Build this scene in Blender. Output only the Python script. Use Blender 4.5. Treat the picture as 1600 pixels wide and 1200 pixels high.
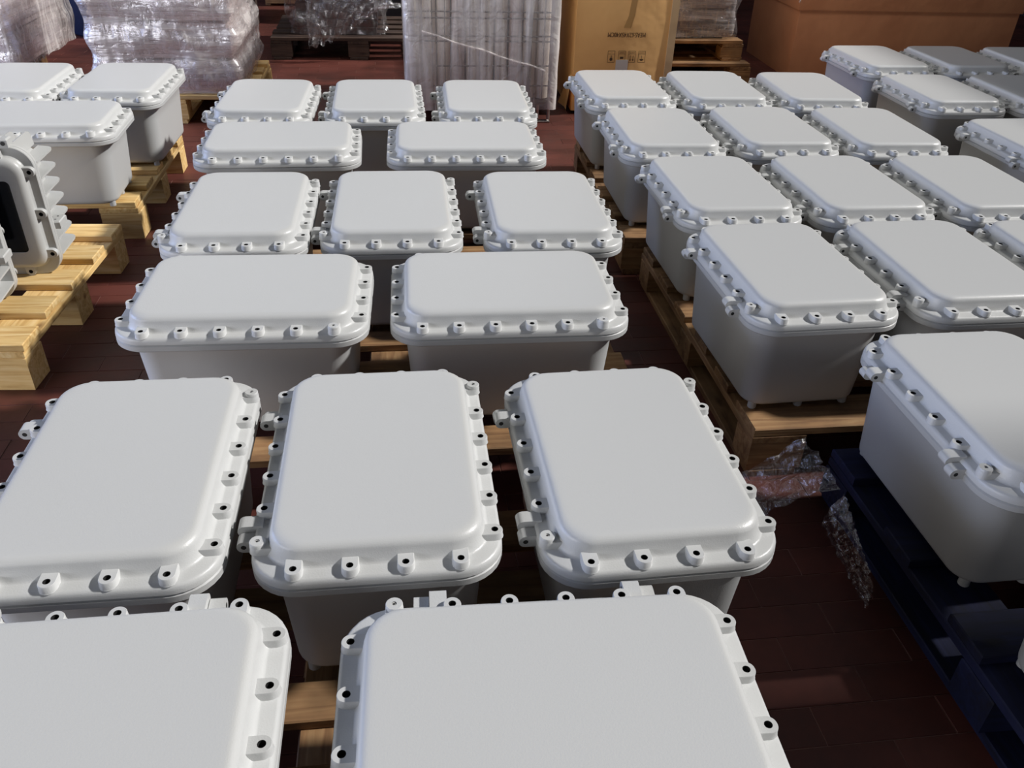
import bpy, math, random
from mathutils import Vector, Matrix, noise

for o in list(bpy.data.objects):
    bpy.data.objects.remove(o)
SC = bpy.context.scene
COL = SC.collection
PI = math.pi

# ------------------------------------------------------------------ camera
CZ = 1.306
def cam_matrix(yaw, pitch, roll, loc):
    c, s = math.cos(pitch), math.sin(pitch)
    fwd = Vector((0, c, -s)); up = Vector((0, s, c)); rt = Vector((1, 0, 0))
    cr, sr = math.cos(roll), math.sin(roll)
    r2 = rt*cr + up*sr
    u2 = up*cr - rt*sr
    R = Matrix.Rotation(-yaw, 3, 'Z')
    r2, u2, f2 = R @ r2, R @ u2, R @ fwd
    M = Matrix((r2, u2, -f2)).transposed().to_4x4()
    M.translation = loc
    return M
cd = bpy.data.cameras.new('camera')
cam = bpy.data.objects.new('camera', cd); COL.objects.link(cam)
cd.sensor_width = 36; cd.lens = 36*1308.1/1600; cd.clip_start = .02; cd.clip_end = 60
cam.matrix_world = cam_matrix(.142, .5798, .0368, Vector((0, 0, CZ)))
SC.camera = cam

# ------------------------------------------------------------------ light
W = bpy.data.worlds.new('hall'); SC.world = W; W.use_nodes = True
bg = W.node_tree.nodes['Background']
bg.inputs[0].default_value = (.80, .86, 1.0, 1); bg.inputs[1].default_value = .026
def sun(name, d, e, col, ang):
    l = bpy.data.lights.new(name, 'SUN'); l.energy = e; l.color = col; l.angle = ang
    o = bpy.data.objects.new(name, l); COL.objects.link(o)
    o.rotation_euler = Vector(d).to_track_quat('-Z', 'Y').to_euler(); return o
def area(name, loc, aim, sx, sy, e, col):
    l = bpy.data.lights.new(name, 'AREA'); l.shape = 'RECTANGLE'; l.size = sx; l.size_y = sy
    l.energy = e; l.color = col
    o = bpy.data.objects.new(name, l); COL.objects.link(o); o.location = loc
    o.rotation_euler = (Vector(aim)-Vector(loc)).to_track_quat('-Z', 'Y').to_euler(); return o
sun('sun', (-.80, .012, -.62), 4.1, (1.0, .975, .945), math.radians(3.2))
area('roof_skylight', (4.6, 3.0, 5.0), (3.2, 3.0, 0), 1.2, 8.0, 16, (.96, .98, 1.0))
area('back_fill', (0, 3.9, 3.6), (0, 8, .6), 6.0, 1.2, 55, (1.0, .97, .94))  # added fill lamp to brighten the loads at the back, no known opening
area('front_left_fill', (-5.5, -2.0, 1.35), (1, 4, .3), 4.0, 1.9, 205, (.97, .97, 1.0))  # added fill lamp for the camera-facing sides, no known door there
area('far_window', (-1.0, 13.0, 5.0), (0, 3.0, 0), 9.0, 3.5, 170, (.95, .98, 1.0))
area('side_door', (-8.0, 3.0, 1.9), (0, 3.0, .6), 5.0, 3.0, 400, (.47, .60, 1.0))
SC.view_settings.view_transform = 'Standard'
SC.view_settings.look = 'None'
SC.view_settings.exposure = 0.0
SC.view_settings.gamma = 1.0
SC.view_settings.use_curve_mapping = False

# ------------------------------------------------------------------ materials
def new_mat(name):
    m = bpy.data.materials.new(name); m.use_nodes = True
    nt = m.node_tree
    return m, nt, nt.nodes, nt.links, nt.nodes['Principled BSDF']
def nd(nt, typ, **kw):
    n = nt.nodes.new(typ)
    for k, v in kw.items():
        if k.startswith('i_'):
            n.inputs[k[2:].replace('_', ' ')].default_value = v
        else:
            setattr(n, k, v)
    return n
def ramp(nt, stops):
    r = nt.nodes.new('ShaderNodeValToRGB')
    e = r.color_ramp.elements
    while len(e) < len(stops): e.new(.5)
    for i, (p, c) in enumerate(stops):
        e[i].position = p; e[i].color = c if len(c) == 4 else (*c, 1)
    return r
def simple(name, col, rough=.5, metal=0., bump=None, var=0.):
    m, nt, N, L, P = new_mat(name)
    P.inputs['Base Color'].default_value = (*col, 1)
    P.inputs['Roughness'].default_value = rough
    P.inputs['Metallic'].default_value = metal
    tc = nd(nt, 'ShaderNodeTexCoord')
    if bump:
        nz = nd(nt, 'ShaderNodeTexNoise'); nz.inputs['Scale'].default_value = bump[0]; nz.inputs['Detail'].default_value = 3
        L.new(tc.outputs['Object'], nz.inputs['Vector'])
        b = nd(nt, 'ShaderNodeBump'); b.inputs['Strength'].default_value = bump[1]; b.inputs['Distance'].default_value = bump[2]
        L.new(nz.outputs['Fac'], b.inputs['Height']); L.new(b.outputs['Normal'], P.inputs['Normal'])
    if var:
        n2 = nd(nt, 'ShaderNodeTexNoise'); n2.inputs['Scale'].default_value = 6; n2.inputs['Detail'].default_value = 5
        L.new(tc.outputs['Object'], n2.inputs['Vector'])
        r = ramp(nt, [(.3, tuple(c*(1-var) for c in col)), (.7, tuple(min(1, c*(1+var)) for c in col))])
        L.new(n2.outputs['Fac'], r.inputs['Fac']); L.new(r.outputs['Color'], P.inputs['Base Color'])
    return m
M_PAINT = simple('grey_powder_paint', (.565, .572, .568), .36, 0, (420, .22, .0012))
M_PAINTB = simple('grey_powder_paint_body', (.465, .472, .47), .46, 0, (500, .25, .0008))  # same paint as the lids, colour darkened to dim the sunlit walls
M_HOLE = simple('dark_hole', (.02, .02, .02), .6)
M_SEAL = simple('dark_seal', (.08, .09, .09), .6)
M_HOUSING = simple('light_grey_housing_paint', (.50, .505, .495), .36, 0, (300, .15, .001))
M_GLASS = simple('dark_window_glass', (.006, .007, .008), .12)
M_STEEL = simple('zinc_steel', (.45, .43, .40), .3, .9)
M_WIRE = simple('dull_wire', (.16, .14, .12), .4, .6)
M_CARTON = simple('grey_carton', (.78, .69, .66), .7, 0, None, .25)
M_CARTON2 = simple('dark_goods', (.035, .033, .035), .5, 0, None, .4)
M_CARTON3 = simple('silver_goods', (.26, .24, .25), .5, 0, None, .3)
M_TUBE = simple('beige_tube', (.90, .80, .68), .6, 0, None, .12)
M_TUBE2 = simple('brown_tube', (.60, .45, .38), .6, 0, None, .2)
M_BARREL = simple('blue_barrel_plastic', (.008, .018, .06), .6)
M_INK = simple('brown_black_ink', (.07, .035, .015), .8)
M_LABEL = simple('white_paper_label', (.55, .5, .47), .6)
M_WALL = simple('dark_wall', (.035, .028, .035), .9, 0, (8, .3, .01), .3)
M_GROUT = simple('dusty_grout', (.26, .14, .115), .8, 0, None, .3)
M_DARKMETAL = simple('dark_machine_paint', (.02, .02, .022), .5, 0, None, .3)

def wood(name, c0, c1, c2, dirt=.3):
    m, nt, N, L, P = new_mat(name)
    tc = nd(nt, 'ShaderNodeTexCoord'); oi = nd(nt, 'ShaderNodeObjectInfo')
    sc = nd(nt, 'ShaderNodeVectorMath', operation='SCALE'); sc.inputs[0].default_value = (7, 5, 9)
    L.new(oi.outputs['Random'], sc.inputs['Scale'])
    ad = nd(nt, 'ShaderNodeVectorMath', operation='ADD')
    L.new(tc.outputs['Object'], ad.inputs[0]); L.new(sc.outputs[0], ad.inputs[1])
    mp = nd(nt, 'ShaderNodeMapping'); mp.inputs['Scale'].default_value = (1.3, 16, 16)
    L.new(ad.outputs[0], mp.inputs['Vector'])
    nz = nd(nt, 'ShaderNodeTexNoise'); nz.inputs['Scale'].default_value = 3; nz.inputs['Detail'].default_value = 6; nz.inputs['Distortion'].default_value = 1.2
    L.new(mp.outputs[0], nz.inputs['Vector'])
    r = ramp(nt, [(.3, c0), (.5, c1), (.72, c2)])
    L.new(nz.outputs['Fac'], r.inputs['Fac'])
    # knots
    mp2 = nd(nt, 'ShaderNodeMapping'); mp2.inputs['Scale'].default_value = (5, 12, 12)
    L.new(ad.outputs[0], mp2.inputs['Vector'])
    vo = nd(nt, 'ShaderNodeTexVoronoi'); vo.inputs['Scale'].default_value = 1.0
    L.new(mp2.outputs[0], vo.inputs['Vector'])
    kr = ramp(nt, [(.05, (.28, .16, .08)), (.16, (1, 1, 1))])
    L.new(vo.outputs['Distance'], kr.inputs['Fac'])
    mx = nd(nt, 'ShaderNodeMix', data_type='RGBA', blend_type='MULTIPLY'); mx.inputs[0].default_value = .8
    L.new(r.outputs['Color'], mx.inputs[6]); L.new(kr.outputs['Color'], mx.inputs[7])
    # dirt blotches and per-board shift
    n3 = nd(nt, 'ShaderNodeTexNoise'); n3.inputs['Scale'].default_value = 7; n3.inputs['Detail'].default_value = 4
    L.new(ad.outputs[0], n3.inputs['Vector'])
    dr = ramp(nt, [(.35, (1-dirt, 1-dirt, 1-dirt)), (.62, (1, 1, 1))])
    L.new(n3.outputs['Fac'], dr.inputs['Fac'])
    mx2 = nd(nt, 'ShaderNodeMix', data_type='RGBA', blend_type='MULTIPLY'); mx2.inputs[0].default_value = 1
    L.new(mx.outputs[2], mx2.inputs[6]); L.new(dr.outputs['Color'], mx2.inputs[7])
    hv = nd(nt, 'ShaderNodeHueSaturation')
    mr = nd(nt, 'ShaderNodeMapRange'); mr.inputs[3].default_value = .78; mr.inputs[4].default_value = 1.18
    L.new(oi.outputs['Random'], mr.inputs[0]); L.new(mr.outputs[0], hv.inputs['Value'])
    L.new(mx2.outputs[2], hv.inputs['Color'])
    L.new(hv.outputs[0], P.inputs['Base Color'])
    P.inputs['Roughness'].default_value = .75
    b = nd(nt, 'ShaderNodeBump'); b.inputs['Strength'].default_value = .35; b.inputs['Distance'].default_value = .003
    L.new(nz.outputs['Fac'], b.inputs['Height']); L.new(b.outputs['Normal'], P.inputs['Normal'])
    return m
M_PINE = wood('pale_pine', (.56, .33, .11), (.74, .50, .20), (.84, .63, .32), .12)
M_PINE2 = wood('worn_pine', (.20, .10, .042), (.32, .175, .075), (.41, .25, .115), .45)
M_PINE3 = wood('old_dark_pine', (.035, .02, .015), (.06, .035, .025), (.09, .055, .04), .4)
M_BLUE = wood('blue_painted_wood', (.003, .005, .026), (.004, .008, .05), (.008, .014, .07), .5)

def tile_mat():
    m, nt, N, L, P = new_mat('red_floor_tile')
    tc = nd(nt, 'ShaderNodeTexCoord'); geo = nd(nt, 'ShaderNodeNewGeometry'); oi = nd(nt, 'ShaderNodeObjectInfo')
    ad = nd(nt, 'ShaderNodeMath', operation='ADD')
    L.new(geo.outputs['Random Per Island'], ad.inputs[0]); L.new(oi.outputs['Random'], ad.inputs[1])
    fr = nd(nt, 'ShaderNodeMath', operation='FRACT'); L.new(ad.outputs[0], fr.inputs[0])
    r = ramp(nt, [(0, (.105, .029, .021)), (.5, (.12, .034, .025)), (1, (.135, .040, .029))])
    L.new(fr.outputs[0], r.inputs['Fac'])
    nz = nd(nt, 'ShaderNodeTexNoise'); nz.inputs['Scale'].default_value = 2.3; nz.inputs['Detail'].default_value = 8; nz.inputs['Roughness'].default_value = .65
    L.new(geo.outputs['Position'], nz.inputs['Vector'])
    dr = ramp(nt, [(.36, (.50, .62, .62)), (.58, (1, 1, 1))])
    L.new(nz.outputs['Fac'], dr.inputs['Fac'])
    mx = nd(nt, 'ShaderNodeMix', data_type='RGBA', blend_type='MULTIPLY'); mx.inputs[0].default_value = 1
    L.new(r.outputs['Color'], mx.inputs[6]); L.new(dr.outputs['Color'], mx.inputs[7])
    L.new(mx.outputs[2], P.inputs['Base Color'])
    rr = ramp(nt, [(.3, (.42, .42, .42)), (.7, (.62, .62, .62))])
    L.new(nz.outputs['Fac'], rr.inputs['Fac']); L.new(rr.outputs['Color'], P.inputs['Roughness'])
    P.inputs['Specular IOR Level'].default_value = .35
    n2 = nd(nt, 'ShaderNodeTexNoise'); n2.inputs['Scale'].default_value = 45; n2.inputs['Detail'].default_value = 3
    L.new(geo.outputs['Position'], n2.inputs['Vector'])
    b = nd(nt, 'ShaderNodeBump'); b.inputs['Strength'].default_value = .2; b.inputs['Distance'].default_value = .003
    L.new(n2.outputs['Fac'], b.inputs['Height']); L.new(b.outputs['Normal'], P.inputs['Normal'])
    return m
M_TILE = tile_mat()

def card_mat(name, col, col2):
    m, nt, N, L, P = new_mat(name)
    tc = nd(nt, 'ShaderNodeTexCoord')
    nz = nd(nt, 'ShaderNodeTexNoise'); nz.inputs['Scale'].default_value = 3; nz.inputs['Detail'].default_value = 6
    L.new(tc.outputs['Object'], nz.inputs['Vector'])
    r = ramp(nt, [(.3, col2), (.65, col)])
    L.new(nz.outputs['Fac'], r.inputs['Fac']); L.new(r.outputs['Color'], P.inputs['Base Color'])
    P.inputs['Roughness'].default_value = .6
    wv = nd(nt, 'ShaderNodeTexNoise'); wv.inputs['Scale'].default_value = 9; wv.inputs['Detail'].default_value = 2
    L.new(tc.outputs['Object'], wv.inputs['Vector'])
    b = nd(nt, 'ShaderNodeBump'); b.inputs['Strength'].default_value = .5; b.inputs['Distance'].default_value = .012
    L.new(wv.outputs['Fac'], b.inputs['Height']); L.new(b.outputs['Normal'], P.inputs['Normal'])
    return m
M_CARD = card_mat('tan_cardboard', (.80, .48, .19), (.70, .39, .145))
M_CARDL = card_mat('pale_cardboard_edge', (.58, .40, .22), (.50, .33, .17))
M_CARD2 = card_mat('brown_cardboard', (.56, .25, .12), (.46, .19, .09))

def film_mat(name, dens, rot, milky=.35, sc=(3, 60, 3), bd=.006):
    m, nt, N, L, P = new_mat(name)
    tc = nd(nt, 'ShaderNodeTexCoord')
    mp = nd(nt, 'ShaderNodeMapping'); mp.inputs['Rotation'].default_value = rot; mp.inputs['Scale'].default_value = sc
    L.new(tc.outputs['Object'], mp.inputs['Vector'])
    nz = nd(nt, 'ShaderNodeTexNoise'); nz.inputs['Scale'].default_value = 1; nz.inputs['Detail'].default_value = 5; nz.inputs['Distortion'].default_value = .6
    L.new(mp.outputs[0], nz.inputs['Vector'])
    n2 = nd(nt, 'ShaderNodeTexNoise'); n2.inputs['Scale'].default_value = 14; n2.inputs['Detail'].default_value = 5; n2.inputs['Distortion'].default_value = 1.5
    L.new(tc.outputs['Object'], n2.inputs['Vector'])
    mxh = nd(nt, 'ShaderNodeMath', operation='ADD'); L.new(nz.outputs['Fac'], mxh.inputs[0]); L.new(n2.outputs['Fac'], mxh.inputs[1])
    b = nd(nt, 'ShaderNodeBump'); b.inputs['Strength'].default_value = 1; b.inputs['Distance'].default_value = bd
    L.new(mxh.outputs[0], b.inputs['Height'])
    P.inputs['Base Color'].default_value = (.92, .87, .84, 1)
    P.inputs['Roughness'].default_value = .16
    P.inputs['Specular IOR Level'].default_value = .8
    L.new(b.outputs['Normal'], P.inputs['Normal'])
    gl = nd(nt, 'ShaderNodeBsdfGlossy'); gl.inputs['Roughness'].default_value = .14; gl.inputs['Color'].default_value = (.95, .95, 1, 1)
    L.new(b.outputs['Normal'], gl.inputs['Normal'])
    tr = nd(nt, 'ShaderNodeBsdfTransparent'); tr.inputs[0].default_value = (.93, .92, .93, 1)
    r = ramp(nt, [(.40, (milky*.35,)*3), (.68, (min(1, milky*1.7),)*3)])
    L.new(nz.outputs['Fac'], r.inputs['Fac'])
    m1 = nd(nt, 'ShaderNodeMixShader')
    L.new(r.outputs['Color'], m1.inputs[0]); L.new(tr.outputs[0], m1.inputs[1]); L.new(P.outputs[0], m1.inputs[2])
    m2 = nd(nt, 'ShaderNodeMixShader'); m2.inputs[0].default_value = dens
    L.new(m1.outputs[0], m2.inputs[1]); L.new(gl.outputs[0], m2.inputs[2])
    L.new(m2.outputs[0], N['Material Output'].inputs['Surface'])
    return m
M_FILM = film_mat('clear_stretch_film', .12, (0, .0, 0), .36, (4, 4, 40))
M_FILMD = film_mat('diagonal_stretch_film', .17, (0, .7, .3), .34, (50, 50, 5))
M_FILMV = film_mat('milky_stretch_film', .07, (0, 0, 0), .50, (16, 16, 1.2))
M_FILMC = film_mat('clear_crumpled_film', .15, (.5, .3, .8), .06, (60, 8, 20), .012)

# ------------------------------------------------------------------ mesh helpers
class MB:
    def __init__(s): s.v = []; s.f = []; s.m = []
    def add(s, vs, fs, mi=0, mat=None):
        n = len(s.v)
        s.v += [tuple(mat @ Vector(p)) if mat is not None else tuple(p) for p in vs]
        s.f += [tuple(i+n for i in f) for f in fs]; s.m += [mi]*len(fs)
    def box(s, x0, y0, z0, x1, y1, z1, b=0., mi=0, mat=None):
        if b <= 0:
            vs = [(x, y, z) for z in (z0, z1) for y in (y0, y1) for x in (x0, x1)]
            fs = [(0, 2, 3, 1), (4, 5, 7, 6), (0, 1, 5, 4), (2, 6, 7, 3), (0, 4, 6, 2), (1, 3, 7, 5)]
            s.add(vs, fs, mi, mat); return
        cx, cy = (x0+x1)/2, (y0+y1)/2
        hx, hy = (x1-x0)/2, (y1-y0)/2
        def rg(i, z): return [(cx+sx*(hx-i)*1, cy+sy*(hy-i), z) for sx, sy in ((-1, -1), (1, -1), (1, 1), (-1, 1))]
        rs = [rg(b, z0), rg(0, z0+b), rg(0, z1-b), rg(b, z1)]
        s.loft(rs, True, True, mi, mat)
    def loft(s, rings, cap0=False, cap1=False, mi=0, mat=None, closed=True):
        n = len(rings[0]); vs = [p for r in rings for p in r]; fs = []
        for k in range(len(rings)-1):
            for i in range(n if closed else n-1):
                j = (i+1) % n
                fs.append((k*n+i, k*n+j, (k+1)*n+j, (k+1)*n+i))
        if cap0: fs.append(tuple(reversed(range(n))))
        if cap1: fs.append(tuple((len(rings)-1)*n+i for i in range(n)))
        s.add(vs, fs, mi, mat)
    def cyl(s, c, r, z0, z1, n=16, b=0., mi=0, mat=None, cap0=True, cap1=True):
        def rg(rr, z): return [(c[0]+rr*math.cos(2*PI*i/n), c[1]+rr*math.sin(2*PI*i/n), z) for i in range(n)]
        rs = [rg(r-b, z0)] + ([rg(r, z0+b)] if b else []) + ([rg(r, z1-b)] if b else []) + [rg(r-b, z1)]
        if not b: rs = [rg(r, z0), rg(r, z1)]
        s.loft(rs, cap0, cap1, mi, mat)
    def tube(s, pts, r, n=8, mi=0):
        rings = []
        for i, p in enumerate(pts):
            p = Vector(p)
            d = (Vector(pts[min(i+1, len(pts)-1)])-Vector(pts[max(i-1, 0)])).normalized()
            u = d.orthogonal().normalized() if abs(d.z) > .9 else d.cross(Vector((0, 0, 1))).normalized()
            w = d.cross(u)
            rings.append([tuple(p+u*r*math.cos(2*PI*k/n)+w*r*math.sin(2*PI*k/n)) for k in range(n)])
        s.loft(rings, True, True, mi)
    def mesh(s, name, mats, smooth=None):
        me = bpy.data.meshes.new(name)
        me.from_pydata(s.v, [], s.f)
        if not isinstance(mats, (list, tuple)): mats = [mats]
        for m in mats: me.materials.append(m)
        me.polygons.foreach_set('material_index', s.m)
        if smooth is not None:
            me.polygons.foreach_set('use_smooth', [True]*len(me.polygons))
            me.set_sharp_from_angle(angle=math.radians(smooth))
        me.update(); return me
def rrect(hx, hy, r, z, n=8, cx=0, cy=0):
    pts = []
    for (sx, sy, a0) in ((1, -1, -PI/2), (1, 1, 0), (-1, 1, PI/2), (-1, -1, PI)):
        for i in range(n+1):
            a = a0 + (PI/2)*i/n
            pts.append((cx+sx*(hx-r)+r*math.cos(a), cy+sy*(hy-r)+r*math.sin(a), z))
    return pts
def link(name, me, parent=None, loc=(0, 0, 0), rz=0., kind=None, mw=None):
    o = bpy.data.objects.new(name, me); COL.objects.link(o)
    if parent is not None: o.parent = parent
    if mw is not None: o.matrix_local = mw
    else:
        o.location = loc; o.rotation_euler = (0, 0, rz)
    if kind: o['kind'] = kind
    return o
def thing(name, label, cat, loc=(0, 0, 0), rz=0., group=None):
    o = bpy.data.objects.new(name, None); COL.objects.link(o)
    o.empty_display_size = .05
    o.location = loc; o.rotation_euler = (0, 0, rz)
    o['label'] = label; o['category'] = cat
    if group: o['group'] = group
    return o
def tag(o, label, cat, group=None):
    o['label'] = label; o['category'] = cat
    if group: o['group'] = group
    return o

# ------------------------------------------------------------------ setting: floor and back wall
mb = MB(); mb.box(-6, -2, -.10, 8, 9.6, -.0015)
floor = link('floor', mb.mesh('floor', M_GROUT)); floor['kind'] = 'structure'
TL, TW, GAP = .242, .0785, .0016
def tile_geo(m, x, y, dz=0., w=TL-GAP, h=TW-GAP):
    a, b, t = w/2, h/2, .0008
    m.add([(x-a, y-b, -.005), (x+a, y-b, -.005), (x+a, y+b, -.005), (x-a, y+b, -.005),
           (x-a, y-b, -t+dz), (x+a, y-b, -t+dz), (x+a, y+b, -t+dz), (x-a, y+b, -t+dz),
           (x-a+t, y-b+t, dz), (x+a-t, y-b+t, dz), (x+a-t, y+b-t, dz), (x-a+t, y+b-t, dz)],
          [(0, 1, 5, 4), (1, 2, 6, 5), (2, 3, 7, 6), (3, 0, 4, 7), (4, 5, 9, 8), (5, 6, 10, 9), (6, 7, 11, 10), (7, 4, 8, 11), (8, 9, 10, 11)])
near = [(.35, 1.0, .45, 1.55), (.50, .84, 1.55, 4.3), (-1.02, -.62, 1.3, 4.3), (-.62, .30, 1.42, 1.60), (-.62, .6, 4.0, 4.35)]
tm = MB(); tile_geo(tm, 0, 0); tile_me = tm.mesh('tile', M_TILE)
rest = MB(); rnd = random.Random(5); cnt = 0
for j in range(int(11.2/TW)):
    y = -1.6 + j*TW
    off = (j % 2)*TL/2
    for i in range(int(13.4/TL)):
        x = -5.6 + i*TL + off
        dz = rnd.uniform(-.0006, .0006)
        if any(a-.05 < x < b+.05 and c < y < d for a, b, c, d in near) and cnt < 298:
            link('tile', tile_me, floor, (x, y, dz)); cnt += 1
        else:
            tile_geo(rest, x, y, dz)
link('tiles', rest.mesh('tiles', M_TILE), floor, kind='stuff')
mb = MB(); mb.box(-6, 9.4, 0, 8, 9.6, 3.2)
wb = link('wall_back', mb.mesh('wall_back', M_WALL)); wb['kind'] = 'structure'
mb = MB(); mb.box(6, -2, 0, 6.15, .94, 4.5); mb.box(6, .94, 0, 6.15, 9.4, 3.18)   # unseen wall added to block low sun, stepped to shade near floor and far lids
wr = link('sun_block_wall', mb.mesh('sun_block_wall', M_WALL)); wr['kind'] = 'structure'

# ------------------------------------------------------------------ pallets
_bc = {}
def board_mesh(l, w, h, mat, kind):
    k = (round(l, 3), round(w, 3), round(h, 3), mat.name, kind)
    if k not in _bc:
        m = MB(); m.box(-l/2, -w/2, 0, l/2, w/2, h, .0025); _bc[k] = m.mesh(kind, mat)
    return _bc[k]
def pallet(label, x0, y0, dx, dy, boards, mat, seed, group='wooden pallets under the rows of enclosures', h=.144, cat='pallet', z=0., nmid=3, name='wooden_pallet', bottom=True, rz=0.):
    """top boards run along x; boards = list of (y start, width) relative to y0"""
    R = random.Random(seed)
    t = thing(name, label, cat, (x0, y0, z), rz, group)
    tb, ts, bb = .022, .021, .020
    for (b0, bw) in boards:
        j = R.uniform(-.006, .006)
        o = link('top_board', board_mesh(dx-.004+R.uniform(-.01, .004), bw, tb, mat, 'top_board'), t, (dx/2+j, b0+bw/2, h-tb), R.uniform(-.004, .004))
    xs = [.07, dx/2, dx-.07]
    for x in xs:
        link('stringer_board', board_mesh(dy, .136, ts, mat, 'stringer_board'), t, (x, dy/2, h-tb-ts), PI/2)
        zb = bb if bottom else 0
        if bottom: link('bottom_board', board_mesh(dy, .12, bb, mat, 'bottom_board'), t, (x, dy/2, 0), PI/2)
        for y in (.05, dy/2, dy-.05):
            jx = R.uniform(-.004, .004)
            link('block', board_mesh(.138, .098, h-tb-ts-zb, mat, 'block'), t, (x+jx, y, zb), R.uniform(-.02, .02))
    return t
def even(dy, n, w):
    g = (dy-n*w)/(n-1); return [(i*(w+g), w) for i in range(n)]
pallet('worn wooden pallet under the nearest five grey enclosures of the centre block', -.70, .40, 1.14, 1.19,
       [(0, .1), (.22, .136), (.43, .075), (.63, .09), (.785, .103), (1.095, .09)], M_PINE2, 1)
pallet('worn wooden pallet under the middle two rows of the centre block', -.64, 1.81, 1.20, 1.0,
       [(0, .085), (.165, .075), (.33, .1), (.52, .1), (.70, .1), (.90, .1)], M_PINE2, 2)
pallet('wooden pallet under the farthest two rows of the centre block', -.70, 2.86, 1.20, .80, even(.8, 5, .1), M_PINE2, 3)
pallet('knotty wooden pallet under the two nearest rows of the right block', .80, 1.515, 1.2, 1.06,
       [(0, .13), (.19, .1), (.38, .1), (.56, .1), (.75, .1), (.94, .12)], M_PINE2, 4)
pallet('wooden pallet under the two far rows of the right block', .755, 2.655, 1.21, 1.12, even(1.12, 6, .11), M_PINE2, 5, rz=-.03)
pallet('empty-edged pale wooden pallet carrying the finned housings at left', -2.205, 2.105, 1.19, .82, even(.82, 5, .105), M_PINE, 6, bottom=False, rz=-.055)
pallet('pale wooden pallet under the three enclosures at far left', -2.16, 3.06, 1.19, .82, even(.82, 5, .105), M_PINE, 7, bottom=False)
pallet('dark blue painted pallet under the near right enclosures', .955, .22, .80, 1.21, [(0, .1), (.2, .1), (.4, .1), (.62, .1), (.85, .1), (1.10, .11)], M_BLUE, 8, name='blue_pallet', group=None)
pallet('pallet hidden under the far right enclosures below the cartons', 2.16, 3.22, 1.25, 1.18, even(1.18, 6, .11), M_PINE2, 9)
pallet('pallet under the enclosure at the right frame edge beyond the right block', 2.14, 2.52, .80, .60, even(.6, 4, .1), M_PINE2, 10)

# ------------------------------------------------------------------ flanged enclosures
P_, Q_, XS, YE = .07875, .0799, .1752, .2522
def make_lid():
    m = MB(); n = 8
    R = [rrect(.1855, .2655, .0695, .2514, n), rrect(.187, .267, .071, .2528, n), rrect(.1866, .2666, .0706, .2590, n), rrect(.1855, .2655, .0695, .2635, n), rrect(.1838, .2638, .0678, .2662, n),
         rrect(.1805, .2605, .065, .268, n), rrect(.168, .2435, .056, .268, n), rrect(.1655, .241, .054, .269, n), rrect(.1635, .239, .052, .2715, n)]
    hx, hy, rr, z0, z1 = .160, .2355, .050, .283, .3035
    R.append(rrect(.1615, .237, .051, .276, n)); 
    br = .0145
    for k in range(8):
        a = (PI/2)*k/7
        i = br*(1-math.cos(a))
        R.append(rrect(hx-.002-i, hy-.002-i, max(.012, rr-.2*i), z1-br+br*math.sin(a)*.98, n))
    R.append(rrect(hx-.002-br-.006, hy-.002-br-.006, .040, z1-.0001, n))
    R.append(rrect(hx-.002-br-.02, hy-.002-br-.02, .034, z1, n))
    m.loft(R, True, True)
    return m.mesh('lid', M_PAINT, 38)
def make_body():
    m = MB(); n = 8
    def wall(t):   # t 0 top .. 1 bottom
        return .1585-.012*t, .2345-.014*t, .052-.004*t
    R = [rrect(.184, .264, .068, .2505, n), rrect(.187, .267, .071, .248, n), rrect(.187, .267, .071, .2375, n), rrect(.184, .264, .068, .2345, n)]
    a, b, r = wall(0)
    R.append(rrect(a+.004, b+.004, r+.004, .2335, n)); R.append(rrect(a, b, r, .229, n))
    for t in (.25, .5, .75): 
        a, b, r = wall(t); R.append(rrect(a, b, r,   .229-.196*t, n))
    a, b, r = wall(1)
    for k in range(6):
        th = PI/2*k/5; i = .017*(1-math.cos(th))
        R.append(rrect(a-i, b-i, r-.5*i, .030-.017*math.sin(th), n))
    R.reverse()
    m.loft(R, True, True)
    # dark gasket in the joint
    m.loft([rrect(.181, .261, .065, .2500, n), rrect(.181, .261, .065, .2525, n)], True, True, 1)
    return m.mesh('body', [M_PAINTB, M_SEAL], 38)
def make_boss(screw=False):
    m = MB(); N = 20
    r, rh = .0122, .0053 if not screw else .0026
    top = 0.006 if screw else 0.0
    out = []
    for i in range(13):                      # half round on the outer side (+x), square towards the dome
        a = -PI/2 + PI*i/12; out.append((r*math.cos(a), r*math.sin(a)))
    out += [(-.006, r), (-.012, r), (-.020, r), (-.0205, 0), (-.020, -r), (-.012, -r), (-.006, -r)]
    def sc(k, z): 
        return [(x*k if x > 0 else x, y*k, z) for x, y in out]
    hole = []
    for (x, y) in out:
        a = math.atan2(y, x+.0001); hole.append(a)
    hr = [(rh*math.cos(a), rh*math.sin(a), 0) for a in hole]
    rings = [sc(1.10, -.0128), sc(1.02, -.0105), sc(1.0, -.0015), sc(.93, 0)]
    m.loft(rings)
    hz = [tuple(h) for h in hr]
    m.loft([[(x, y, 0) for x, y, z in sc(.93, 0)], hz])
    m.loft([hz, [(x, y, -.010) for x, y, z in hr]], False, True, 1)
    if screw:
        def c(rr, z): return [(rr*math.cos(2*PI*i/18), rr*math.sin(2*PI*i/18), z) for i in range(18)]
        m.loft([c(.0118, -.001), c(.0118, top-.0012), c(.0108, top), c(.0036, top), c(.0036, top-.003)], False, False)
        m.loft([c(.0036, top-.003), c(.0001, top-.003)], False, True, 1)
        m.loft([c(.0036, top), c(.0036, top-.0012), c(.0002, top-.0012)], False, True, 0)
        m.loft([c(.0017, top-.0008), c(.0017, top-.0007)], False, True, 1)
    return m.mesh('bolt_boss', [M_PAINT, M_HOLE], 40)
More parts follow.
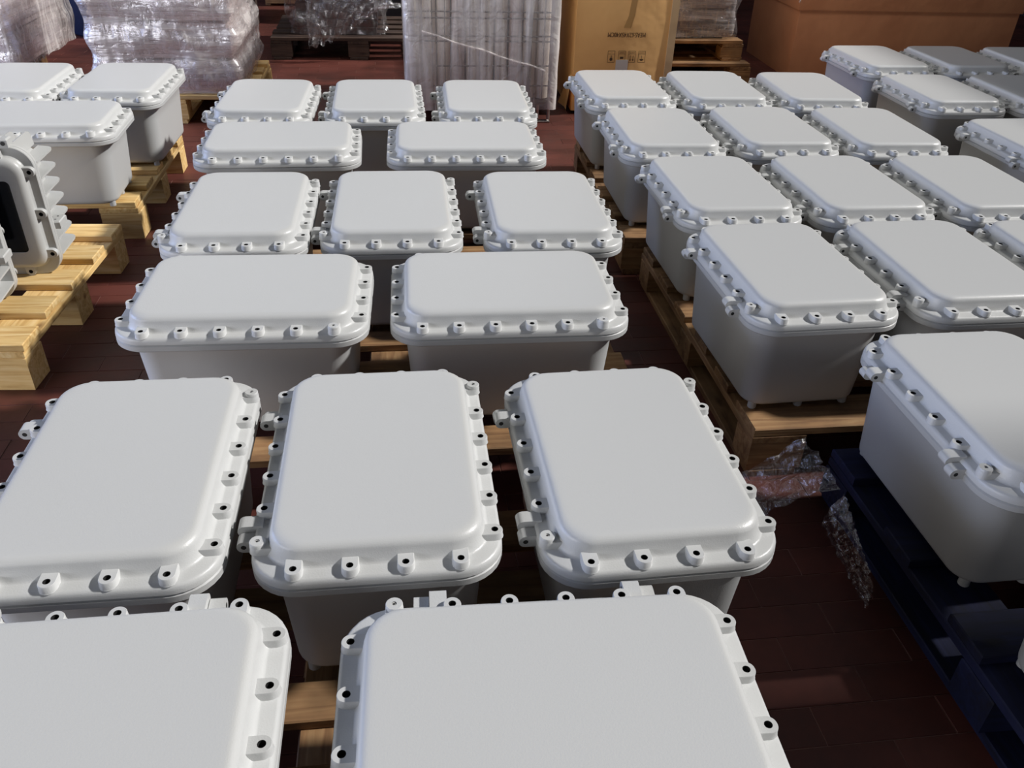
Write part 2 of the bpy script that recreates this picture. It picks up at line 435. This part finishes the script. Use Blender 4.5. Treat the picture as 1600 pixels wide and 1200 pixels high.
def make_hinge():
    # origin on flange edge, +x outward, y along edge (+y = body-side barrel), z 0 = boss top height
    m = MB()
    def seg(y0, y1, x0, zc):
        prof = []
        for i in range(9):
            a = PI/2 - PI*i/8
            prof.append((.016+.0105*math.cos(a), zc+.0105*math.sin(a)))
        prof = [(x0, zc+.0105)] + prof + [(x0, zc-.0105)]
        A = [(x, y0, z) for x, z in prof]; B = [(x, y1, z) for x, z in prof]
        m.loft([B, A], True, True)
    seg(-.021, .003, -.012, -.019)      # lid knuckle
    seg(.004, .025, -.004, -.030)      # body knuckle
    for y, zc in ((-.0212, -.019), (.0252, -.030)):
        c = [(.016+.0042*math.cos(2*PI*i/10), y, zc+.0042*math.sin(2*PI*i/10)) for i in range(10)]
        m.add(c, [tuple(range(10)) if y < 0 else tuple(reversed(range(10)))], 1)
    return m.mesh('hinge', [M_PAINT, M_HOLE], 40)
def make_foot():
    m = MB(); m.cyl((0, 0), .0105, 0, .036, 14, .0015); return m.mesh('foot', M_PAINTB, 40)
ME_LID, ME_BODY, ME_BOSS, ME_SCREW, ME_HINGE, ME_FOOT = make_lid(), make_body(), make_boss(), make_boss(True), make_hinge(), make_foot()
def bosses():
    L = []
    for i in range(6):
        v = (i-2.5)*P_
        L.append((XS, v, 0, i == 5)); L.append((-XS, v, PI, i == 0))
    for i in range(4):
        u = (i-1.5)*Q_
        L.append((u, -YE, -PI/2, False)); L.append((u, YE, PI/2, False))
    return L
BOSS = bosses()
def hinge_mats():
    L = []
    for sgn in (-1, 1):
        M = Matrix.Translation((-.187, sgn*1.86*P_, .280)) @ Matrix.Rotation(PI, 4, 'Z') @ Matrix.Diagonal((1, -sgn*-1 if False else (1 if sgn < 0 else -1), 1, 1))
        L.append(M)
    return L
def mirrored(me):
    c = me.copy(); c.transform(Matrix.Diagonal((1, -1, 1, 1))); c.flip_normals(); return c
ME_HINGE2 = mirrored(ME_HINGE)
def enclosure():
    t = thing('flanged_enclosure', '', 'enclosure')
    link('body', ME_BODY, t)
    lid = link('lid', ME_LID, t)
    for (x, y, a, s) in BOSS:
        link('screw_boss' if s else 'bolt_boss', ME_SCREW if s else ME_BOSS, lid, (x, y, .280), a)
    # rotation by 180 deg: local +y points to -y, so the body knuckle sits at the outer end
    link('hinge', ME_HINGE, t, (-.187, -1.86*P_, .280), PI)
    link('hinge', ME_HINGE2, t, (-.187, 1.86*P_, .280), PI)
    for sx in (-1, 1):
        for sy in (-1, 1): link('foot', ME_FOOT, t, (sx*.119, sy*.199, 0))
    for sy in (-1, 1): link('foot', ME_FOOT, t, (0, sy*.201, 0))
    return t
def copy_tree(o, parent=None):
    c = o.copy(); COL.objects.link(c); c.parent = parent
    for ch in o.children: copy_tree(ch, c)
    return c
GC, GR, GL, GF = ('grey enclosures of the centre block', 'grey enclosures of the right block', 'grey enclosures at far left', 'grey enclosures at far right')
BOX = [
 ('A1', -.472, 1.139, -.003, 0, GC, 'grey flanged enclosure at left of the nearest row of three, cut by left edge'),
 ('A2', -.060, 1.133, .002, 0, GC, 'grey flanged enclosure in the middle of the nearest row of three'),
 ('A3', .364, 1.110, .018, 0, GC, 'grey flanged enclosure at right end of the nearest row of three, beside the dark aisle'),
 ('P2', .156, .617, -.025, 1, GC, 'grey enclosure lying crosswise at the bottom middle, hinges on its far edge'),
 ('P1', -.441, .645, .002, 1, GC, 'grey enclosure lying crosswise in the bottom left corner'),
 ('Q1', -.352, 1.758, -.027, 1, GC, 'left of two crosswise enclosures just behind the nearest row of three'),
 ('Q2', .226, 1.744, -.012, 1, GC, 'right of two crosswise enclosures just behind the nearest row of three'),
 ('S1', -.438, 2.272, -.009, 0, GC, 'left enclosure in the middle row of three of the centre block'),
 ('S2', -.035, 2.270, -.007, 0, GC, 'centre enclosure in the middle row of three of the centre block'),
 ('S3', .394, 2.251, -.012, 0, GC, 'right enclosure in the middle row of three of the centre block'),
 ('T1', -.405, 2.871, .017, 1, GC, 'left of the two farther crosswise enclosures in the centre block'),
 ('T2', .215, 2.862, -.012, 1, GC, 'right of the two farther crosswise enclosures in the centre block'),
 ('U1', -.513, 3.394, -.032, 0, GC, 'left enclosure in the farthest row of the centre block'),
 ('U2', -.097, 3.393, .010, 0, GC, 'centre enclosure in the farthest row of the centre block, soft glare on lid'),
 ('U3', .332, 3.387, -.019, 0, GC, 'right enclosure in the farthest row, before the wrapped wire cage'),
 ('W11', .928, 3.572, .005, 0, GR, 'left enclosure of the far row in the right block, before the printed carton'),
 ('W12', 1.335, 3.559, -.018, 0, GR, 'centre enclosure of the far row in the right block'),
 ('W13', 1.745, 3.540, -.031, 0, GR, 'right enclosure of the far row in the right block'),
 ('W21', .929, 2.959, -.010, 0, GR, 'left enclosure of the second farthest row in the right block'),
 ('W22', 1.345, 2.970, 0, 0, GR, 'centre enclosure of the second farthest row in the right block'),
 ('W23', 1.751, 2.954, -.017, 0, GR, 'right enclosure of the second farthest row in the right block'),
 ('W31', .953, 2.381, .009, 0, GR, 'left enclosure of the second nearest row in the right block'),
 ('W32', 1.360, 2.374, .009, 0, GR, 'centre enclosure of the second nearest row in the right block'),
 ('W33', 1.776, 2.365, .003, 0, GR, 'right enclosure of the second nearest row, cut by right edge'),
 ('W41', .942, 1.813, .030, 0, GR, 'left enclosure of the nearest row in the right block, whole front and left side seen'),
 ('W42', 1.360, 1.814, .007, 0, GR, 'centre enclosure of the nearest row in the right block, lid partly cut off'),
 ('W43', 1.768, 1.801, -.007, 0, GR, 'enclosure of the nearest row showing only a corner at right edge'),
 ('V2', -1.104, 3.673, -.018, 0, GL, 'right one of the two far enclosures on the far left pallet'),
 ('V1', -1.512, 3.669, .001, 0, GL, 'enclosure cut by the left edge, far row of the far left pallet'),
 ('V3', -1.245, 3.146, .022, 1, GL, 'crosswise enclosure behind the finned housings, cut by left edge'),
 ('X1', 1.141, 1.204, .0, 0, None, 'grey enclosure standing on the dark blue pallet at right'),
 ('X2', 1.136, .618, .0, 0, None, 'enclosure showing only its lower side in the bottom right corner'),
 ('Y11', 2.372, 4.133, .021, 0, GF, 'leftmost enclosure of the far row right before the big brown carton'),
 ('Y12', 2.790, 4.133, .005, 0, GF, 'second enclosure of the far row right before the big brown carton'),
 ('Y13', 3.215, 4.12, .0, 0, GF, 'third enclosure of the far row, cut by the right edge, below the brown carton'),
 ('Y21', 2.335, 3.508, .0, 0, GF, 'left enclosure of the second row at far right, bright front edge on its lid'),
 ('Y22', 2.755, 3.50, .0, 0, GF, 'right enclosure of the second row at far right, cut by the frame'),
 ('Y3', 2.318, 2.797, .020, 0, GF, 'enclosure cut by the right edge, alone in the third row at far right'),
]
proto = None
for (k, x, y, a, rot, g, lab) in BOX:
    if proto is None: proto = o = enclosure()
    else: o = copy_tree(proto)
    o.location = (x, y, .144); o.rotation_euler = (0, 0, a + (-PI/2 if rot else 0))
    o['label'] = lab; o['category'] = 'enclosure'
    if g: o['group'] = g
    elif 'group' in o: del o['group']

# ------------------------------------------------------------------ finned housings on the left pallet
def housing():
    t = thing('finned_housing', '', 'housing')
    HX, HZ = .15, .195
    F = Matrix(((1, 0, 0, 0), (0, 0, -1, 0), (0, 1, 0, HZ), (0, 0, 0, 1)))   # (x, y, z) -> (x, -z, y+HZ): z local = toward -y
    # lid: flange plus dome with a window opening
    m = MB(); n = 8
    R = [rrect(HX-.002, HZ-.002, .058, 0, n), rrect(HX, HZ, .06, .002, n), rrect(HX, HZ, .06, .010, n), rrect(HX-.002, HZ-.002, .058, .012, n),
         rrect(HX-.024, HZ-.024, .046, .012, n), rrect(HX-.027, HZ-.027, .045, .016, n)]
    for k in range(7):
        a = PI/2*k/6; i = .018*(1-math.cos(a)); R.append(rrect(HX-.028-i, HZ-.028-i, .044-.3*i, .020+.018*math.sin(a), n))
    R.append(rrect(.080, .109, .014, .038, n, 0, -.004)); R.append(rrect(.080, .109, .014, .034, n, 0, -.004))
    m.loft(R, True, False, 0, F)
    link('lid', m.mesh('lid', M_HOUSING, 38), t)
    m = MB(); m.loft([rrect(.0805, .1095, .014, .030, n, 0, -.004), rrect(.0805, .1095, .014, .0355, n, 0, -.004)], True, True, 0, F)
    link('window_pane', m.mesh('window_pane', M_GLASS, 38), t)['label'] = 'black glass window'
    m = MB()
    R = [rrect(HX-.002, HZ-.002, .058, -.001, n), rrect(HX, HZ, .06, -.003, n), rrect(HX, HZ, .06, -.012, n), rrect(HX-.002, HZ-.002, .058, -.014, n),
         rrect(HX-.034, HZ-.034, .04, -.015, n), rrect(HX-.040, HZ-.040, .04, -.135, n), rrect(HX-.05, HZ-.05, .03, -.145, n)]
    R.reverse(); m.loft(R, True, True, 0, F)
    body = link('body', m.mesh('body', M_HOUSING, 38), t)
    # fin: slab seen as a rounded-end plate; local x = outward, z = thickness, y = depth
    def fin_mesh(ln):
        m = MB(); th = .0045
        prof = [(-.006, -.016), (ln-.012, -.016)]
        for i in range(5):
            a = -PI/2+PI/2*i/4; prof.append((ln-.012+.012*math.cos(a), -.016-.0+ (-.0)+.0+ (1+math.sin(a))*.004))
        prof += [(ln, .10), (ln-.004, .118), (ln-.014, .128), (-.006, .132)]
        k = .4
        A = [(x, y, -th*(1 if x < 0 else .6)) for x, y in prof]; B = [(x, y, th*(1 if x < 0 else .6)) for x, y in prof]
        m.loft([A, B], True, True); return m.mesh('fin', M_HOUSING, 30)
    fm = fin_mesh(.040)
    for sx in (-1, 1):
        for i in range(7):
            z = HZ + (i-3)*.047
            mw = Matrix.Translation((sx*(HX-.040), 0.03, z)) @ Matrix.Rotation(0 if sx > 0 else PI, 4, 'Y')
            link('fin', fm, t, mw=mw)
    for sz in (-1, 1):
        for i in range(5):
            x = (i-2)*.0455
            mw = Matrix.Translation((x, 0.03, HZ+sz*(HZ-.040))) @ Matrix.Rotation(-sz*PI/2, 4, 'Y')
            link('fin', fm, t, mw=mw)
    B = Matrix(((1, 0, 0, 0), (0, 0, -1, 0), (0, 1, 0, 0), (0, 0, 0, 1)))
    def bs(x, z, a):
        mw = Matrix.Translation((x, -.0245, z+HZ)) @ B @ Matrix.Rotation(a, 4, 'Z') @ Matrix.Diagonal((1.15, 1.15, 1, 1))
        link('bolt_boss', ME_BOSSH, t, mw=mw)
    for z in (-.125, 0, .125): bs(HX-.014, z, 0); bs(-HX+.014, z, PI)
    for x in (-.06, .06): bs(x, HZ-.014, PI/2); bs(x, -HZ+.014, -PI/2)
    # hinge tab on top, brackets with two holes at the sides
    m = MB(); m.box(-.012, -.014, -.004, .012, .022, .026, .004)
    m.cyl((0, 0), .006, 0, .001, 10, 0, 1, Matrix.Translation((0, -.0145, .014)) @ B)
    link('hinge_tab', m.mesh('hinge_tab', [M_HOUSING, M_HOLE], 40), t, (.085, 0, 2*HZ-.004))
    m = MB(); m.box(-.004, .0, -.012, .030, .06, .012, .003)
    for y in (.02, .045): m.cyl((.012, y), .003, .012, .0126, 8, 0, 1)
    br = m.mesh('bracket', [M_HOUSING, M_HOLE], 40)
    link('bracket', br, t, (HX-.014, .012, HZ-.05)); link('bracket', br, t, mw=Matrix.Translation((-HX+.014, .012, HZ-.05)) @ Matrix.Rotation(PI, 4, 'Y'))
    return t
ME_BOSSH = ME_BOSS.copy(); ME_BOSSH.materials[0] = M_HOUSING
h1 = housing(); h1.location = (-1.190, 2.485, .144); h1.rotation_euler = (0, 0, .0)
h1['label'] = 'finned grey housing standing upright with a black window facing front'; h1['group'] = 'finned housings on the pale pallet'
h2 = copy_tree(h1); h2.location = (-1.262, 2.315, .1445); h2.rotation_euler = (0, 0, PI+.05)
h2['label'] = 'finned grey housing turned away at the left edge, its fins toward the viewer'

# ------------------------------------------------------------------ stretch film and loads
def film_sheet(name, pts_fn, nu, nv, mat, parent, closed=False):
    m = MB(); vs = []
    for j in range(nv+1):
        for i in range(nu if closed else nu+1):
            vs.append(pts_fn(i/nu, j/nv))
    n = nu if closed else nu+1
    fs = []
    for j in range(nv):
        for i in range(nu):
            a = j*n+i; b = j*n+(i+1) % n
            fs.append((a, b, b+n, a+n))
    m.add(vs, fs)
    return link(name, m.mesh(name, mat, 180), parent)
def film_wrap(parent, hx, hy, z0, z1, mat, seed, amp=.012, pinch=None, grow=.012, nu=150, nv=46, r=.03):
    per = rrect(hx+grow, hy+grow, r, 0, 5)
    cum = [0]
    for i in range(len(per)):
        a = Vector(per[i]); b = Vector(per[(i+1) % len(per)]); cum.append(cum[-1]+(b-a).length)
    T = cum[-1]
    def at(u):
        d = (u % 1)*T
        for i in range(len(per)):
            if cum[i+1] >= d: break
        a = Vector(per[i]); b = Vector(per[(i+1) % len(per)])
        return a.lerp(b, (d-cum[i])/max(1e-6, cum[i+1]-cum[i]))
    def fn(u, v):
        p = at(u); z = z0+(z1-z0)*v
        n = noise.noise(Vector((p.x*5+seed, p.y*5, z*9))) + .5*noise.noise(Vector((p.x*22+seed, p.y*22, z*14+p.x*9)))
        k = pinch(z) if pinch else 1.
        o = 1 + (amp*(n+.3))/max(hx, .2)
        if v == 0: z += .012*noise.noise(Vector((p.x*11, p.y*11, seed)))
        return (p.x*k*o, p.y*(1-(1-k)*.6)*o, z)
    return film_sheet('stretch_film', fn, nu, nv, mat, parent, True)
def slabs(parent, hx, hy, z0, tiers, nsl, th, mats, seed, name='packed_layer'):
    R = random.Random(seed); z = z0
    for tr in range(tiers):
        ox, oy = R.uniform(-.012, .012), R.uniform(-.01, .01)
        for k in range(nsl):
            sx = hx*(1-R.uniform(.0, .03)-(.04 if k in (0, nsl-1) else 0)); sy = hy*(1-R.uniform(0, .02))
            m = MB(); m.box(-sx, -sy, 0, sx, sy, th*.94, .002)
            link(name, m.mesh(name, mats[R.randrange(len(mats))]), parent, (ox+R.uniform(-.006, .006), oy, z))
            z += th
        z += .012
    return z
GW = 'film wrapped loads at the back'
# load behind the far left enclosures
pallet('wooden pallet under the wrapped grey load behind the far left enclosures', -1.56, 4.55, .80, .80, even(.8, 5, .1), M_PINE, 21, 'pallets at the back')
t = thing('wrapped_load', 'pinkish grey layered load in shiny stretch film, behind the far left enclosures', 'wrapped load', (-1.155, 4.95, .144), 0, GW)
slabs(t, .338, .37, 0, 4, 8, .0205, [M_CARTON, simple('pinkish_carton', (.86, .74, .69), .7, 0, None, .2)], 3)
def pinch2(z):
    ph = (z % .176)/.176
    return .955+.065*min(1, 2.2*ph, 2.2*(1-ph))+.012*noise.noise(Vector((z*23, 1, 1)))
film_wrap(t, .338, .37, .014, .74, M_FILM, 3.1, .016, pinch2, .02)
film_wrap(t, .330, .36, .014, .74, M_FILMD, 7.7, .02, pinch2, .018)
# load in the top left corner
pallet('wooden pallet under the wrapped load in the top left corner', -2.93, 5.02, .74, .80, even(.80, 5, .12), M_PINE2, 22, 'pallets at the back')
t = thing('wrapped_load', 'tall load in the top left corner, diagonal film creases on its right side', 'wrapped load', (-2.49, 5.43, .144), .0, GW)
slabs(t, .43, .42, 0, 4, 5, .035, [M_CARTON, simple('mauve_carton', (.72, .66, .68), .7, 0, None, .3)], 9)
film_wrap(t, .45, .44, .014, .78, M_FILMD, 11.3, .018, None, .035)
film_wrap(t, .44, .43, .014, .78, M_FILM, 4.4, .02, None, .02)
# dark load at the back, loose film hanging over its edge
pallet('old dark pallet below the dark wrapped load at the back', -.84, 6.02, 1.15, .8, even(.8, 5, .1), M_PINE3, 23, 'pallets at the back')
t = thing('wrapped_load', 'black load with torn glossy film hanging down, left of the wire cage', 'wrapped load', (-.40, 6.40, .144), 0, GW)
slabs(t, .27, .3, .002, 3, 4, .05, [M_CARTON2], 12)
film_wrap(t, .28, .31, .014, .62, M_FILMC, 1.9, .03, None, .03)
def flap(u, v):
    x = -.18 + .62*u*(1-.25*v); z = .30 - .34*v*(1-u**1.4) - .10*u + .05*(1-v)*math.sin(u*3)
    w = .018*math.sin(u*46+v*9)+.02*noise.noise(Vector((u*9, v*9, 2)))
    return (x, -.43-.06*v*(1-u)+w, z+.012*math.sin(u*60+v*5))
film_sheet('loose_film', flap, 90, 30, M_FILMC, t)
# black machinery further back
mb = MB(); mb.box(-.45, -.3, 0, .45, .3, 1.1, .02); mb.box(-.40, -.33, .25, .40, -.29, .29, .004); mb.box(-.40, -.33, .55, .40, -.29, .60, .004)
tag(link('machine_cabinet', mb.mesh('machine_cabinet', M_DARKMETAL), None, (.10, 7.6, 0)), 'black cabinet standing in the dark between the dark load and wire cage', 'cabinet')

# wire cage wrapped in film
t = thing('wire_cage', 'film wrapped wire cage of pale upright tubes on steel feet, centre back', 'cage', (.43, 4.93, 0), 0)
HXC, HYC = .385, .40
for sx in (-1, 1):
    for sy in (-1, 1):
        m = MB()
        m.tube([(-.030, 0, .11), (-.030, 0, .014), (-.022, 0, .006), (.022, 0, .006), (.030, 0, .014), (.030, 0, .11)], .0095)
        m.box(-.040, -.014, -.0, .040, .014, .008, .002)
        link('foot', m.mesh('foot', M_STEEL, 40), t, (sx*(HXC-.05), sy*(HYC-.03), 0))
m = MB()
for z in (.11, 1.0):
    m.tube([(-HXC, -HYC, z), (HXC, -HYC, z)], .010); m.tube([(-HXC, HYC, z), (HXC, HYC, z)], .010)
    m.tube([(-HXC, -HYC, z), (-HXC, HYC, z)], .010); m.tube([(HXC, -HYC, z), (HXC, HYC, z)], .010)
for sx in (-1, 1):
    for sy in (-1, 1): m.tube([(sx*HXC, sy*HYC, .10), (sx*HXC, sy*HYC, 1.0)], .010)
m.tube([(.245, -HYC, .11), (.245, -HYC, 1.0)], .007)
link('frame', m.mesh('frame', M_WIRE, 40), t)
m = MB()
for z in (.20, .30, .42, .445, .53, .56): m.tube([(-HXC, -HYC-.004, z), (HXC, -HYC-.004, z)], .0035, 5)
for i in range(13): m.tube([(-HXC+i*.064, -HYC-.002, .11), (-HXC+i*.064, -HYC-.002, 1.0)], .002, 5)
o = link('wire_mesh', m.mesh('wire_mesh', M_WIRE, 60), t, kind='stuff')
R = random.Random(8)
tm_ = [M_TUBE, M_TUBE2, M_TUBE, M_TUBE]
for r_ in range(2):
    for i in range(10):
        m = MB(); rr = .0345
        m.cyl((0, 0), rr, .125, .97+R.uniform(-.02, .02), 14, .002)
        link('tube', m.mesh('tube', tm_[(i*3+r_) % 4], 40), t, (-HXC+.04+i*.0745, -HYC+.06+r_*.09, 0))
m = MB(); m.box(-HXC+.01, -HYC+.20, .12, HXC-.01, HYC-.02, .95, .01); link('packed_core', m.mesh('packed_core', M_TUBE), t)
m = MB(); m.box(-HXC+.005, -HYC+.01, .105, HXC-.005, HYC-.01, .121, .002); link('base_sheet', m.mesh('base_sheet', M_WIRE), t)
f = film_wrap(t, HXC, HYC, .075, 1.02, M_FILMV, 2.2, .0025, None, .016, 150, 30, .02)
m = MB(); m.tube([(-.31+.08*k, -HYC-.024-.002*math.sin(k), .47-.0235*k+.004*math.sin(k*2.)) for k in range(9)], .0045, 6)
link('film_fold', m.mesh('film_fold', M_FILMV), t)

# ------------------------------------------------------------------ cartons
def carton(name, label, x, y, z, hx, hy, h, rz, mat, group='cardboard cartons at the back'):
    t = thing(name, label, 'carton', (x, y, z), rz, group)
    m = MB(); n = 14
    # slightly bulged walls
    rings = []
    for k in range(n+1):
        v = k/n; zz = h*v
        b = .006*math.sin(PI*v)+.002*noise.noise(Vector((v*5, x, 0)))
        rings.append(rrect(hx+b, hy+b, .008, zz, 2))
    m.loft(rings, True, True)
    link('carton_body', m.mesh('carton_body', mat, 30), t)
    return t
c1 = carton('cardboard_box', 'tan carton printed with upside-down lettering and handling symbols', 1.215, 4.99, .02, .265, .28, 1.0, 0, M_CARD)
FY = -.2885
def mk(o_verts, name, parent, mat, off=(0, 0)):
    m = MB()
    for poly in o_verts:
        m.add([(x+off[0], FY-.0015, z+off[1]) for x, z in poly], [tuple(range(len(poly)))])
    return link(name, m.mesh(name, mat), parent)
def text_mesh(s, size, parent, x, z, mat, name='printed_text', rot=PI, y=FY-.0015, sx=1.):
    c = bpy.data.curves.new(name, 'FONT'); c.body = s; c.size = size; c.align_x = 'CENTER'; c.align_y = 'CENTER'; c.extrude = .0006
    c.space_character = 1.05
    o = bpy.data.objects.new(name, c); COL.objects.link(o)
    dg = bpy.context.evaluated_depsgraph_get(); me = bpy.data.meshes.new_from_object(o.evaluated_get(dg))
    bpy.data.objects.remove(o)
    me.materials.clear(); me.materials.append(mat)
    mw = Matrix.Translation((x, y, z)) @ Matrix.Rotation(PI/2, 4, 'X') @ Matrix.Rotation(rot, 4, 'Z') @ Matrix.Diagonal((sx, 1, 1, 1))
    return link(name, me, parent, mw=mw)
# pixel y 55 -> z about .43 ; icons y 83-100 -> z about .30-.355
text_mesh('MEAS:62X45X40CM', .034, c1, .012, .405, M_INK, sx=.70)
def frame_rect(x0, z0, x1, z1, w=.002):
    return [[(x0, z0), (x1, z0), (x1, z0+w), (x0, z0+w)], [(x0, z1-w), (x1, z1-w), (x1, z1), (x0, z1)],
            [(x0, z0), (x0+w, z0), (x0+w, z1), (x0, z1)], [(x1-w, z0), (x1, z0), (x1, z1), (x1-w, z1)]]
IX = [-.063, -.004, .052, .108]
for k, ix in enumerate(IX):
    z0, z1, w = .262, .322, .020
    P = frame_rect(ix-w, z0, ix+w, z1) + [[(ix-w, z1-.018), (ix+w, z1-.018), (ix+w, z1-.0165), (ix-w, z1-.0165)]]
    if k == 0:   # tap / lamp blob
        P += [[(ix+.008*math.cos(a*PI/6), z0+.016+.009*math.sin(a*PI/6)) for a in range(12)], [(ix-.002, z0+.022), (ix+.002, z0+.022), (ix+.002, z0+.036), (ix-.002, z0+.036)]]
    if k == 1:   # stacking mark
        P += [[(ix-.009, z0+.018), (ix+.009, z0+.018), (ix+.009, z0+.030), (ix-.009, z0+.030)]]
    if k == 2:   # two arrows (upside down)
        for dx in (-.008, .008):
            P += [[(ix+dx-.0015, z0+.014), (ix+dx+.0015, z0+.014), (ix+dx+.0015, z0+.036), (ix+dx-.0015, z0+.036)], [(ix+dx-.005, z0+.016), (ix+dx, z0+.006), (ix+dx+.005, z0+.016)]]
    if k == 3:   # umbrella upside down
        P += [[(ix+.011*math.cos(PI+a*PI/8), z0+.018+.009*math.sin(PI+a*PI/8)) for a in range(9)], [(ix-.001, z0+.018), (ix+.001, z0+.018), (ix+.001, z0+.036), (ix-.001, z0+.036)]]
    mk(P, 'handling_symbol', c1, M_INK)
    text_mesh('OOO' if k else '---', .012, c1, ix, z1-.009, M_INK, 'printed_mark')
m = MB(); m.box(-.034, FY-.0035, .215, .034, FY-.001, .275, 0); link('paper_label', m.mesh('paper_label', M_LABEL), c1)
m = MB(); m.box(.245, FY-.006, .02, .285, FY+.02, 1.0, .003); link('corner_strip', m.mesh('corner_strip', M_CARDL), c1)['label'] = 'paler folded cardboard edge'
m = MB(); m.loft([[(.01-.018, FY-.0014, .44), (.01+.018, FY-.0014, .44)], [(.03-.016, FY-.0014, .50), (.03+.016, FY-.0014, .50)], [(.045-.014, FY-.0014, .66), (.045+.014, FY-.0014, .66)], [(.05-.014, FY-.0014, .95), (.05+.014, FY-.0014, .95)]], False, False, closed=False)
o = link('tape', m.mesh('tape', simple('brown_tape', (.44, .25, .09), .3)), c1)
# bent bottom flap at the left corner
m = MB(); m.loft([[(-.275, -.30+.05*k, .20-.008*k*k), (-.30+.012*math.sin(k), -.30+.05*k, .0)] for k in range(5)], closed=False)
link('bottom_flap', m.mesh('bottom_flap', M_CARD), c1)
pallet('stacked lower pallet behind the printed carton', 1.0, 5.32, 1.22, .8, even(.8, 5, .1), M_PINE2, 31, 'pallets at the back')
pallet('stacked upper pallet behind the printed carton', 1.02, 5.38, 1.15, .8, even(.8, 5, .1), M_PINE2, 32, 'pallets at the back', z=.1445, h=.125)
t = thing('wrapped_load', 'silvery film wrapped load between the two big cartons', 'wrapped load', (1.58, 5.80, .270), 0, GW)
slabs(t, .50, .37, 0, 3, 3, .055, [M_CARTON3, M_CARTON2, M_CARTON3], 14)
film_wrap(t, .51, .38, .014, .55, M_FILMC, 5.5, .02, None, .02)
film_wrap(t, .50, .37, .014, .55, M_FILM, 6.5, .02, None, .014)

c2 = carton('cardboard_box', 'huge brown carton with an overhanging lid band behind the far right enclosures', 3.34, 5.95, .0, .75, .42, .95, -.03, M_CARD2)
m = MB()
m.loft([rrect(.768, .438, .01, .425, 2), rrect(.770, .440, .01, .43, 2), rrect(.766, .436, .01, .97, 2), rrect(.70, .40, .01, .975, 2)], True, True)
link('lid_band', m.mesh('lid_band', M_CARD2, 30), c2)
m = MB(); m.box(-.70, -.4425, .50, -.45, -.440, .535, 0); link('tape', m.mesh('tape', film_mat('shiny_tape', .35, (0, 0, .2), .3, (8, 8, 60))), c2)
m = MB(); m.tube([(-.765, -.43, .47+.02*k) if k % 2 else (-.772, -.436, .47+.02*k) for k in range(6)], .006, 6); link('torn_film', m.mesh('torn_film', M_FILMV), c2)

# blue barrel, post and crate far back
m = MB()
def rg(r, z): return [(r*math.cos(2*PI*i/28), r*math.sin(2*PI*i/28), z) for i in range(28)]
m.loft([rg(.26, 0), rg(.285, .02), rg(.29, .25), rg(.30, .28), rg(.29, .31), rg(.29, .40), rg(.30, .42), rg(.29, .44), rg(.28, .56), rg(.25, .58)], True, True)
tag(link('plastic_barrel', m.mesh('plastic_barrel', M_BARREL, 50), None, (-2.10, 6.95, 0)), 'dark blue plastic barrel glimpsed between the two left wrapped loads', 'barrel')
m = MB(); m.box(-.05, -.05, 0, .05, .05, 1.6, .006)
tag(link('wooden_post', m.mesh('wooden_post', M_PINE3), None, (-1.13, 7.25, 0)), 'brown upright wooden post right of the pinkish wrapped load', 'post')
t = thing('wooden_crate', 'small orange-brown crate on the floor far back beside the post', 'crate', (-.82, 8.35, 0))
for k in range(4):
    m = MB(); m.box(-.3, -.012, 0, .3, .012, .085, .003); link('slat', m.mesh('slat', M_PINE2), t, (0, -.25, .02+.1*k)); 
for x in (-.29, .29):
    m = MB(); m.box(-.02, -.02, 0, .02, .02, .44, .003); link('corner_post', m.mesh('corner_post', M_PINE2), t, (x, -.218, 0))
m = MB(); m.box(-.29, -.19, .01, .29, .25, .42, .004); link('inner_box', m.mesh('inner_box', M_CARD), t)

# ------------------------------------------------------------------ loose film beside the blue pallet
def scrap(u, v):
    x = .60 + .32*u; y = 1.36 + .06*math.sin(u*2.5) + (v-.5)*(.07+.12*u)
    z = .012 + .11*max(0, u-.55)/.45 + .018*abs(noise.noise(Vector((u*11, v*7, 1)))) + .010*math.sin(v*17+u*9)*.7
    return (x+.02*noise.noise(Vector((u*8, v*8, 4))), y+.015*noise.noise(Vector((u*12, v*6, 9))), max(.004, z+.008))
o = film_sheet('film_scrap', scrap, 70, 26, M_FILMC, None)
tag(o, 'crumpled clear plastic film trailing from the blue pallet corner over the floor', 'plastic film')
def scrap2(u, v):
    a = u*1.0
    x = .928-.03*math.sin(v*3.1)*(1-u)-.015*u; y = 1.28-.20*u
    return (x-.01+.012*noise.noise(Vector((u*20, v*9, 3))), y+.01*noise.noise(Vector((u*14, v*9, 8))), .006+.135*v*(1-.55*u))
o = film_sheet('film_strip', scrap2, 60, 16, M_FILMC, None)
tag(o, 'clear film clinging to the left side of the blue pallet', 'plastic film')
